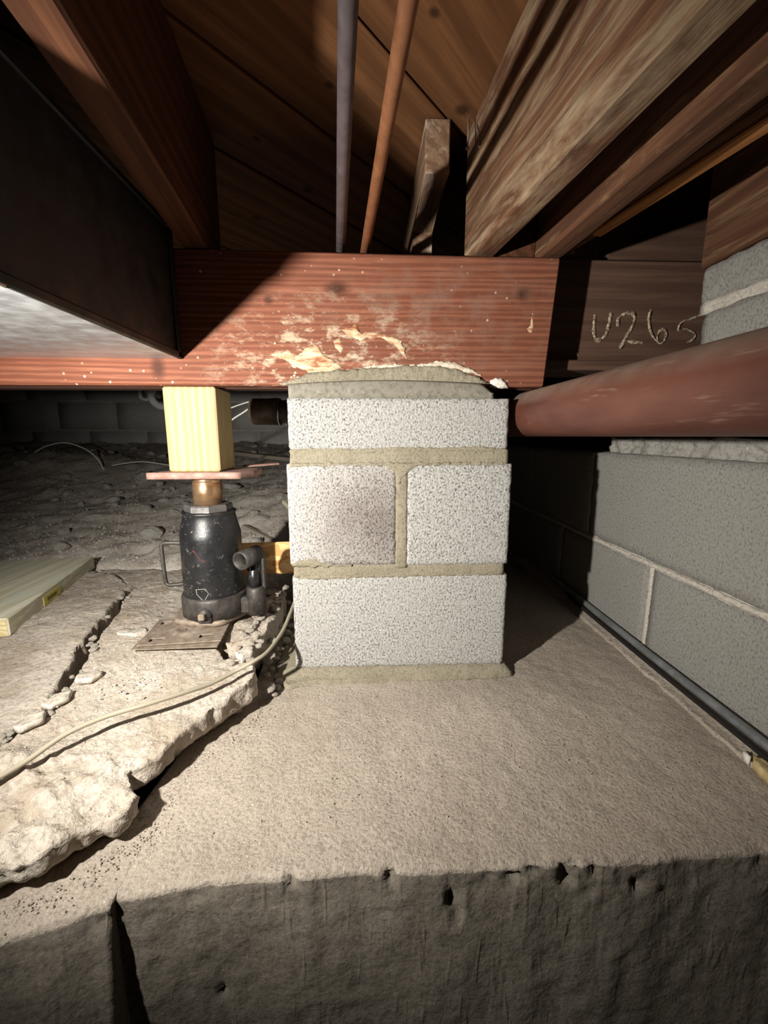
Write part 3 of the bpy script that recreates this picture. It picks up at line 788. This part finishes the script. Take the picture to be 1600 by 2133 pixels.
for k in range(26):     # along the crack
    i = rnd.randrange(6); a = OA[i]; b = OA[i+1]; t = rnd.random()
    xv = a[0]+(b[0]-a[0])*t-.004+rnd.uniform(-.016, .012); yv = a[1]+(b[1]-a[1])*t
    rock(xv, yv, slab_z(xv, yv)-.002, rnd.uniform(.003, .0075), RM, 'small pale concrete crumb along the slab crack', 'crumbs along the crack')
for k in range(95):     # on the dirt behind
    yv = 1.2+2.0*rnd.random()**1.5; xv = -.16-(.3+.75*yv)*rnd.random()*1.25
    s = rnd.uniform(.006, .018)*(.7+.4*yv)
    if rnd.random() < .2: s *= 1.7
    rock(xv, yv, ground_z(xv, yv)-.003, s, RG, 'grey lump of rubble on the dark dirt', 'rubble on the dirt')
for k in range(14):     # pale pebbles on the dirt ledge
    xv = rnd.uniform(-1.5, -.75); yv = rnd.uniform(1.75, 2.1)
    rock(xv, yv, ground_z(xv, yv), rnd.uniform(.008, .016), RM, 'pale pebble on the dirt ledge', 'pale pebbles on the dirt')
# uncountable grit
def grit(name, n, place, mat, smin, smax, label, seed, parent):
    r = random.Random(seed); V = []; Fc = []
    for k in range(n):
        p = place(r); s = r.uniform(smin, smax); b = len(V)
        for d in ((1, 0, 0), (0, 1, 0), (-1, 0, 0), (0, -1, 0), (0, 0, 1), (0, 0, -.6)):
            V.append(Vector((p[0]+d[0]*s*r.uniform(.6, 1.3), p[1]+d[1]*s*r.uniform(.6, 1.3), p[2]+d[2]*s*r.uniform(.5, 1.0))))
        Fc += [(b+i, b+(i+1) % 4, b+4) for i in range(4)]+[(b+(i+1) % 4, b+i, b+5) for i in range(4)]
    o = mk(name, V, Fc, mat, parent, smooth=False); o['label'] = label; o['kind'] = 'stuff'; return o
def p_slab(r):
    if r.random() < .45: x = r.gauss(-.395, .045); y = r.gauss(.66, .06)
    else: x = r.uniform(-.55, -.21); y = r.uniform(.40, 1.1)
    return (x, y, slab_top(1)(x, y)) if inside((x, y), OA) else (-.4+r.gauss(0, .03), .66+r.gauss(0, .03), slab_top(1)(-.4, .66))
grit('slab_grit', 900, p_slab, m_chunk, .0007, .0026, 'pale grit scattered over the broken slab', 1, slabA)
def p_dirt(r):
    y = 1.15+1.9*r.random()**1.6; x = -.17-(.3+.8*y)*r.random()*1.2
    return (x, y, ground_z(x, y))
grit('dirt_grit', 6000, p_dirt, m_greychunk, .0015, .007, 'grey grit and gravel scattered over the dirt', 2, dirt)
def p_pad(r):
    if r.random() < .6:
        t = r.random(); i = r.randrange(9, 22); a = OA[i]; b = OA[i+1]
        return (a[0]+(b[0]-a[0])*t+abs(r.gauss(0, .02))+.004, a[1]+(b[1]-a[1])*t-abs(r.gauss(0, .012)), .001)
    return (r.uniform(-.2, .54), r.uniform(.42, .74), .001)
grit('footing_grit', 900, p_pad, m_pad, .0005, .0016, 'fine grit on the footing along the slab edge', 3, fl)

# ================================================================== JACK, POST, PLATES
zj = .0945
JX, JY = -.318, .850
# anchor plates under the jack foot
def slotted_plate(name, cx, cy, z, th, ang, sx, sy, slots, label, dome=False):
    n = 30; V = []; Fc = []; ca, sa = math.cos(ang), math.sin(ang)
    def hole(u, v): return any(abs(u-a) < wa and abs(v-b) < wb for a, b, wa, wb in slots)
    bm = bmesh.new(); vs = {}
    def vert(i, j, k):
        if (i, j, k) not in vs:
            u = (i/n-.5)*sx; v = (j/n-.5)*sy; zz = z+(th if k else 0)
            if dome:
                d = math.hypot(u, v); zz += .004*math.exp(-((d-.022)/.007)**2)
            vs[(i, j, k)] = bm.verts.new((cx+u*ca-v*sa, cy+u*sa+v*ca, zz))
        return vs[(i, j, k)]
    keep = {(i, j) for i in range(n) for j in range(n) if not hole(((i+.5)/n-.5)*sx, ((j+.5)/n-.5)*sy)}
    for (i, j) in keep:
        bm.faces.new((vert(i, j, 1), vert(i+1, j, 1), vert(i+1, j+1, 1), vert(i, j+1, 1)))
        bm.faces.new((vert(i, j, 0), vert(i, j+1, 0), vert(i+1, j+1, 0), vert(i+1, j, 0)))
        for (di, dj, a, b) in ((-1, 0, (0, 1), (0, 0)), (1, 0, (1, 0), (1, 1)), (0, -1, (0, 0), (1, 0)), (0, 1, (1, 1), (0, 1))):
            if (i+di, j+dj) not in keep:
                bm.faces.new((vert(i+a[0], j+a[1], 0), vert(i+b[0], j+b[1], 0), vert(i+b[0], j+b[1], 1), vert(i+a[0], j+a[1], 1)))
    return tag(mkbm(name, bm, m_rusty, None, None, False), label, 'plate')
slotted_plate('steel_plate', -.351, .776, zj-.0065, .002, .04, .150, .115, [], 'lower flat steel plate on the slab below the slotted one')
slotted_plate('slotted_plate', -.349, .783, zj-.002, .0025, .10, .145, .110, [(-.048, -.036, .012, .0075), (.043, -.034, .012, .0075), (-.052, .036, .010, .0075), (.046, .036, .010, .0075), (0, 0, .007, .005)], 'rusty slotted steel plate with round dimple under the jack foot', True)
zj += .0015
jk = thing('bottle_jack', (JX, JY, zj), 'black hydraulic bottle jack with side handle standing on the slab', 'jack')
# foot plate: clipped trapezoid
V, Fc = plate_geo([(-.394, .838), (-.382, .803), (-.345, .790), (-.300, .789), (-.286, .794), (-.243, .868), (-.25, .905), (-.395, .905)], .006, lambda x, y: zj+.012, lambda x, y: zj, 3, 0, 1, 1, lambda p, t: .003*math.sin(math.pi*t))
mk('foot_plate', V, Fc, m_rusty, jk)
lathe('base_ring', [(.0635, zj+.010), (.0645, zj+.030), (.0640, zj+.050), (.0618, zj+.0545), (.058, zj+.055)], JX, JY, m_jackbase, jk)
def dent(p):
    d = p-Vector((JX, JY, 0)); k = 1+.012*fbm((p.x, p.y, p.z), 30, 2); return Vector((JX+d.x*k, JY+d.y*k, p.z))
zs = [.145+.127*i/14 for i in range(15)]
lathe('body', [(.0585, z) for z in zs]+[(.0575, .278), (.0545, .290), (.0515, .302), (.0495, .312), (.0500, .3135), (.0515, .315), (.0515, .318), (.049, .3195), (.03, .3195)], JX, JY, m_jack, jk, 56, dent)
bm = bmesh.new()
for k in range(8): pass
bm.free()
V = []; Fc = []      # octagonal gland nut
for z, r in ((.318, .0455), (.330, .0455), (.3325, .043), (.3325, .027)):
    for k in range(8):
        a = math.pi/4*k+.35; V.append(Vector((JX+r*math.cos(a), JY+r*math.sin(a), z)))
for i in range(3):
    for k in range(8): a = i*8+k; b = i*8+(k+1) % 8; Fc.append((a, b, b+8, a+8))
Fc.append(tuple(range(7, -1, -1))); Fc.append(tuple(24+k for k in range(8)))
mk('gland_nut', V, Fc, m_nut, jk, smooth=False)
rm = lathe('ram', [(.0275, .325), (.0275, .374), (.0268, .3752), (.0268, .3768), (.0272, .378), (.0262, .3862)], JX, JY, m_ram, jk)
rm['label'] = 'oily brown steel ram'
# carrying handle
hp = spline([(JX-.056, JY-.01, .2535), (JX-.083, JY-.012, .2545), (JX-.0925, JY-.012, .2525), (JX-.095, JY-.012, .245), (JX-.0945, JY-.012, .21), (JX-.093, JY-.012, .176), (JX-.090, JY-.012, .168), (JX-.082, JY-.012, .166), (JX-.056, JY-.01, .168)], 6)
tube('handle', hp, .0040, m_jackbase, jk, 10)
# pump side: boss, plunger, socket tube
ux, uy = JX+.088, JY-.012
lathe('pump_boss', [(.019, zj+.008), (.0195, zj+.04), (.019, zj+.062), (.0165, zj+.066), (.012, zj+.066)], ux, uy, m_jackbase, jk, 24)
box('boss_web', JX+.05, ux, uy-.012, uy+.018, zj+.010, zj+.045, m_jackbase, jk, .004)
lathe('plunger', [(.0125, zj+.06), (.0125, zj+.090), (.0115, zj+.092), (.0115, zj+.125)], ux-.002, uy, m_jack, jk, 20)
sd = Vector((-.42, -.86, -.04)).normalized(); c0 = Vector((ux+.004, uy+.012, zj+.131)); c1 = c0+sd*.052
V, Fc = [], []
tube_geo([c0, c1], .0185, 24, False, V, Fc); nb = len(V); tube_geo([c0, c1], .0155, 24, False, V, Fc)
Fc2 = []
for k in range(24): Fc2 += [(24+k, 24+(k+1) % 24, nb+24+(k+1) % 24, nb+24+k), (k, nb+k, nb+(k+1) % 24, (k+1) % 24)]
Fc = Fc[:24]+[tuple(reversed(f)) for f in Fc[24:]]+Fc2
so = mk('handle_socket', V, Fc, m_jackbase, jk)
tube('socket_shade', [c0+sd*.002, c0+sd*.012], .0156, m_black, jk, 20)  # black disc painting the darkness inside the open tube
box('socket_yoke', ux-.015, ux+.013, uy-.006, uy+.012, zj+.096, zj+.128, m_jack, jk, .003)
box('pump_link', ux+.014, ux+.020, uy-.004, uy+.014, zj+.06, zj+.125, m_jackbase, jk, .001)
# release valve block with square bolt
rv = mkbm('release_valve', (lambda b: (add_box(b, JX-.012, JX+.014, .780, .800, zj+.010, zj+.026, .003), b)[1])(bmesh.new()), m_jackbase, jk, None, False)
tube('valve_boss', [(JX+.001, .800, zj+.028), (JX+.001, .779, zj+.028)], .0125, m_jackbase, jk, 20)
box('valve_bolt', JX-.006, JX+.006, .768, .780, zj+.022, zj+.034, m_rusty, jk, .0015)
# label scuffs: dark red slash and engraved shield outline, wrapped on the cylinder
def cyl(a, z, r=.0590): return Vector((JX+r*math.sin(a), JY-r*math.cos(a), z))
mk('red_label', [cyl(-.30, .250), cyl(-.22, .251), cyl(.14, .228), (cyl(.10, .226)), cyl(-.05, .232)], [(0, 4, 3, 2, 1)], m_redmark, jk)
sh = [cyl(a, z, .0595) for a, z in ((-.25, .172), (.06, .174), (.16, .164), (.02, .150), (-.02, .149), (-.22, .162), (-.25, .172))]
tube('shield_outline', sh, .0005, m_scratch, jk, 6)
# red oxide bearing plate on the ram
V, Fc = plate_geo([(-.404, .790), (-.392, .806), (-.372, .90), (-.222, .905), (-.218, .840), (-.238, .793)], .008, lambda x, y: .3985, lambda x, y: .3865, 2, .0006, 40, 2)
tag(mk('bearing_plate', V, Fc, m_plate), 'reddish steel bearing plate between the jack ram and yellow post', 'plate')
# post
bm = bmesh.new(); add_box(bm, -.3705, -.276, .808, .900, .3990, .5535, .003)
tag(mkbm('timber_post', bm, m_post, None, None, False), 'short yellow pine post on the jack under the girder', 'post')
# wood sliver behind plate
tag(board('wood_shim', (-.262, .915, .3992), (-.200, .960, .4015), .030, .004, m_plate, seed=2), 'thin reddish wood sliver sticking out behind the bearing plate', 'shim')
bpy.data.objects[-1] if False else None

# ================================================================== LUMBER, OSB, CABLES, PIPES, DUCT
lb = thing('lumber_board', (-.85, 1.0, .092), 'pale treated lumber board with yellow tag lying on the slab', 'board')
a = Vector((-.676, .772, 0)); b = Vector((-.782, 1.198, 0)); d = (b-a).normalized(); nn = Vector((-d.y, d.x, 0)); L = (b-a).length
M4 = Matrix(((d.y, d.x, 0, a.x), (-d.x, d.y, 0, a.y), (0, 0, 1, 0), (0, 0, 0, 1)))
box('plank', -.285, 0, 0, L, .0915, .1285, m_lumber, lb, .0025, M4)
box('end_grain', -.2825, -.0025, -.0006, .0005, .094, .126, m_grain, lb, 0, M4)
tg = box('tag', -.0004, .0010, .135, .215, .098, .118, m_yellowtag, lb, 0, M4); tg['label'] = 'yellow lumber tag'
box('tag_print', .0008, .0013, .150, .195, .1045, .112, m_tagink, tg, 0, M4)
ob = board('osb_offcut', (-.30, .995, .135), (-.145, .985, .140), .011, .078, m_osb, seed=3)
tag(ob, 'orange flaked strand board offcut standing between jack and pier', 'board')

cp = spline([(-.152, 1.02, .135), (-.153, .92, .127), (-.155, .86, .120), (-.157, .80, .112), (-.161, .746, .104), (-.173, .684, .099), (-.19, .657, .096), (-.219, .645, .085), (-.247, .617, .082), (-.279, .586, .086), (-.319, .557, .088), (-.362, .537, .085), (-.397, .511, .080), (-.423, .48, .069), (-.44, .458, .065), (-.47, .42, .060), (-.52, .37, .055)], 8)
tag(tube('cable', cp, .0034, m_cable, None, 10), 'thin cream cable trailing over the broken slab from behind the pier', 'cable')
def cond(r, dx, dz, mat, name, label, y1):
    pts = [(.566+dx, -.1, .018+dz), (.5665+dx, .5, .017+dz+.002), (.5695+dx, .75, .017+dz), (.571+dx, 1.0, .019+dz), (.5725+dx, y1, .024+dz)]
    return tag(tube(name, spline(pts, 6), r, mat, None, 12), label, 'conduit')
cond(.0072, .0005, .012, m_conduit, 'conduit', 'grey metal conduit lying along the foot of the block wall', 1.25)
cond(.0040, -.0125, .004, m_black, 'conduit', 'thin black cable lying beside the grey conduit', 1.12)  # black tube standing in for the shaded gap next to the conduit
# debris by the wall
chip([(.535, .455), (.552, .462), (.560, .50), (.550, .513), (.540, .500)], .002, .014, 'tan chip of wood by the conduit at the wall foot', 21, 'wood_chip', m_post)
chip([(.541, .508), (.549, .512), (.552, .522), (.543, .522)], .002, .012, 'small white plaster crumb beside the tan wood chip', 22, 'plaster_crumb', m_plaster)

# water pipes
def slp(x, y, s, z, y0, y1): return [(x+s*(y0-y), y0, z), (x+s*(.6-y), .6, z), (x+s*(y1-y), y1, z)]
p1 = thing('water_pipe', (-.03, .6, .792), 'dull purple-grey water pipe crossing over the girder', 'pipe')
tube('pipe', slp(-.0122, .396, -.0735, .797, -.3, 2.2), .0083, m_grey_pipe, p1, 16)
p2 = thing('water_pipe', (.02, .6, .792), 'brown copper water pipe crossing over the girder', 'pipe')
tube('pipe', slp(.0346, .394, -.080, .797, -.3, 2.2), .0080, m_copper, p2, 16)
# big drain pipe: runs along the wall, elbow behind the pier
dp = thing('drain_pipe', (.313, .6, .464), 'large rust brown cast iron drain pipe passing beside the pier under the girder', 'pipe')
tube('pipe', [(.324, -.25, .508), (.320, .1, .507), (.316, .5, .5065), (.311, .85, .506), (.306, 1.2, .505), (.298, 1.9, .505), (.29, 2.6, .505)], .0422, m_iron, dp, 48)
ap = thing('capped_pipe', (-.28, 1.27, .49), 'short dark pipe end with bright ring protruding behind the pier', 'pipe')
V, Fc = tube_geo([(-.337, 1.27, .534), (-.334, 1.27, .534), (-.326, 1.27, .534), (-.25, 1.27, .534)], [.026, .034, .0375, .0375], 28); mk('hub', V, Fc, m_hub, ap)
tube('ring', [(-.2545, 1.27, .534), (-.2485, 1.27, .534)], .0385, m_ring, ap, 28)
tube('pipe', [(-.25, 1.27, .534), (.05, 1.27, .536)], .033, m_hub, ap, 24)
# wires by the hub
tag(tube('wire', spline([(-.62, 1.36, .45), (-.50, 1.33, .51), (-.42, 1.31, .541), (-.36, 1.33, .565), (-.318, 1.33, .572), (-.27, 1.33, .577)], 8), .0022, m_wire, None, 8), 'white wire arching over the dark pipe end', 'wire')
tag(tube('wire', spline([(-.55, 1.34, .40), (-.46, 1.33, .47), (-.405, 1.315, .512), (-.37, 1.315, .534), (-.352, 1.315, .546)], 8), .0026, m_wire, None, 8), 'white wire rising to the dark pipe end', 'wire')
# arched wires on the dirt
def arch(pts, label, r=.0035):
    tag(tube('wire', spline(pts, 8), r, m_wire, None, 8), label, 'wire')
gz = ground_z
arch([(-1.66, 2.2, .385), (-1.60, 2.2, .415), (-1.508, 2.2, .432), (-1.42, 2.2, .405), (-1.36, 2.2, .355), (-1.33, 2.2, gz(-1.33, 2.2)-.01)], 'thin wire arching above the dirt by the dark back wall')
arch([(-1.29, 2.2, .318), (-1.20, 2.2, .332), (-1.13, 2.2, .336), (-1.05, 2.2, .326), (-.95, 2.2, .305), (-.90, 2.2, gz(-.9, 2.2)-.01)], 'thin wire lying in a low bow behind the yellow post')
# PVC trap hanging at the back
pv = thing('pvc_trap', (-1.24, 2.6, .62), 'white plastic drain trap hanging from above near the back wall', 'pipe')
tube('bend', spline([(-1.26, 2.6, 1.0), (-1.26, 2.6, .80), (-1.258, 2.6, .70), (-1.24, 2.6, .655), (-1.20, 2.6, .633), (-1.15, 2.6, .64), (-1.12, 2.6, .69), (-1.12, 2.6, 1.0)], 8), .021, m_pvc, pv, 16)
tube('slip_nut', [(-1.2595, 2.6, .71), (-1.2595, 2.6, .735)], .030, m_pvc, pv, 16)
tube('side_tube', spline([(-1.33, 2.62, 1.0), (-1.33, 2.62, .72), (-1.32, 2.62, .685), (-1.29, 2.61, .675), (-1.262, 2.6, .69)], 8), .010, m_pvc, pv, 12)
# sticks and slabs of wood in the rubble behind the jack
def zs_(x, y): return ground_z(x, y)
tag(board('wood_stick', (-.43, 1.45, zs_(-.43, 1.45)+.012), (-.17, 1.25, zs_(-.2, 1.27)+.03), .022, .010, m_stick, seed=4), 'long grey stick lying in the rubble behind the jack', 'stick')
tag(board('wood_offcut', (-.30, 1.60, zs_(-.3, 1.6)+.02), (-.16, 1.42, zs_(-.16, 1.42)+.035), .055, .016, m_lumber, seed=5), 'split pale wood offcut in the rubble beside the pier', 'offcut')
tag(board('wood_stick', (-.95, 2.55, zs_(-.95, 2.55)+.06), (-.12, 2.35, zs_(-.15, 2.35)+.10), .05, .022, m_stick, seed=6), 'long grey timber lying across the dirt by the back wall', 'stick')

# duct
dk = thing('sheet_metal_duct', (-.56, .52, .60), 'dark sheet metal duct with shiny galvanised underside ending at the girder', 'duct')
x0, x1, y0, y1, z0, z1 = -.80, -.33, .320, .7985, .600, .8125
def sheet(name, pts, th, mat):
    a, b, c, d = [Vector(p) for p in pts]; nrm = (b-a).cross(d-a).normalized()*th
    return mk(name, [a, b, c, d, a-nrm, b-nrm, c-nrm, d-nrm], [(0, 1, 2, 3), (7, 6, 5, 4), (0, 4, 5, 1), (1, 5, 6, 2), (2, 6, 7, 3), (3, 7, 4, 0)], mat, dk, smooth=False)
bp = sheet('bottom_panel', [(x0, y0, z0), (x0, y1, z0), (x1, y1, z0), (x1, y0, z0)], .0012, m_galv); bp['label'] = 'shiny galvanised duct underside'
sheet('side_panel', [(x1, y0, z0), (x1, y1, z0), (x1, y1, z1), (x1, y0, z1)], .0012, m_ductside)
sheet('side_panel', [(x0, y1, z0), (x0, y0, z0), (x0, y0, z1), (x0, y1, z1)], .0012, m_ductside)
sheet('top_panel', [(x0, y0, z1), (x1, y0, z1), (x1, y1, z1), (x0, y1, z1)], .0012, m_ductside)
sheet('end_panel', [(x0, y0, z0), (x1, y0, z0), (x1, y0, z1), (x0, y0, z1)], .0012, m_galv)
box('corner_seam', x1-.002, x1+.005, y0, y1, z0-.001, z0+.011, m_ductside, dk, .002)
box('corner_seam', x1-.001, x1+.004, y0, y1, z1-.008, z1+.002, m_ductside, dk, .0015)
box('drive_cleat', x0, x1+.004, .405, .428, z0-.003, z0+.0005, m_galv, dk, .0008)
box('end_flange', x1-.001, x1+.005, y1-.014, y1, z0-.001, z1, m_ductside, dk, .001)
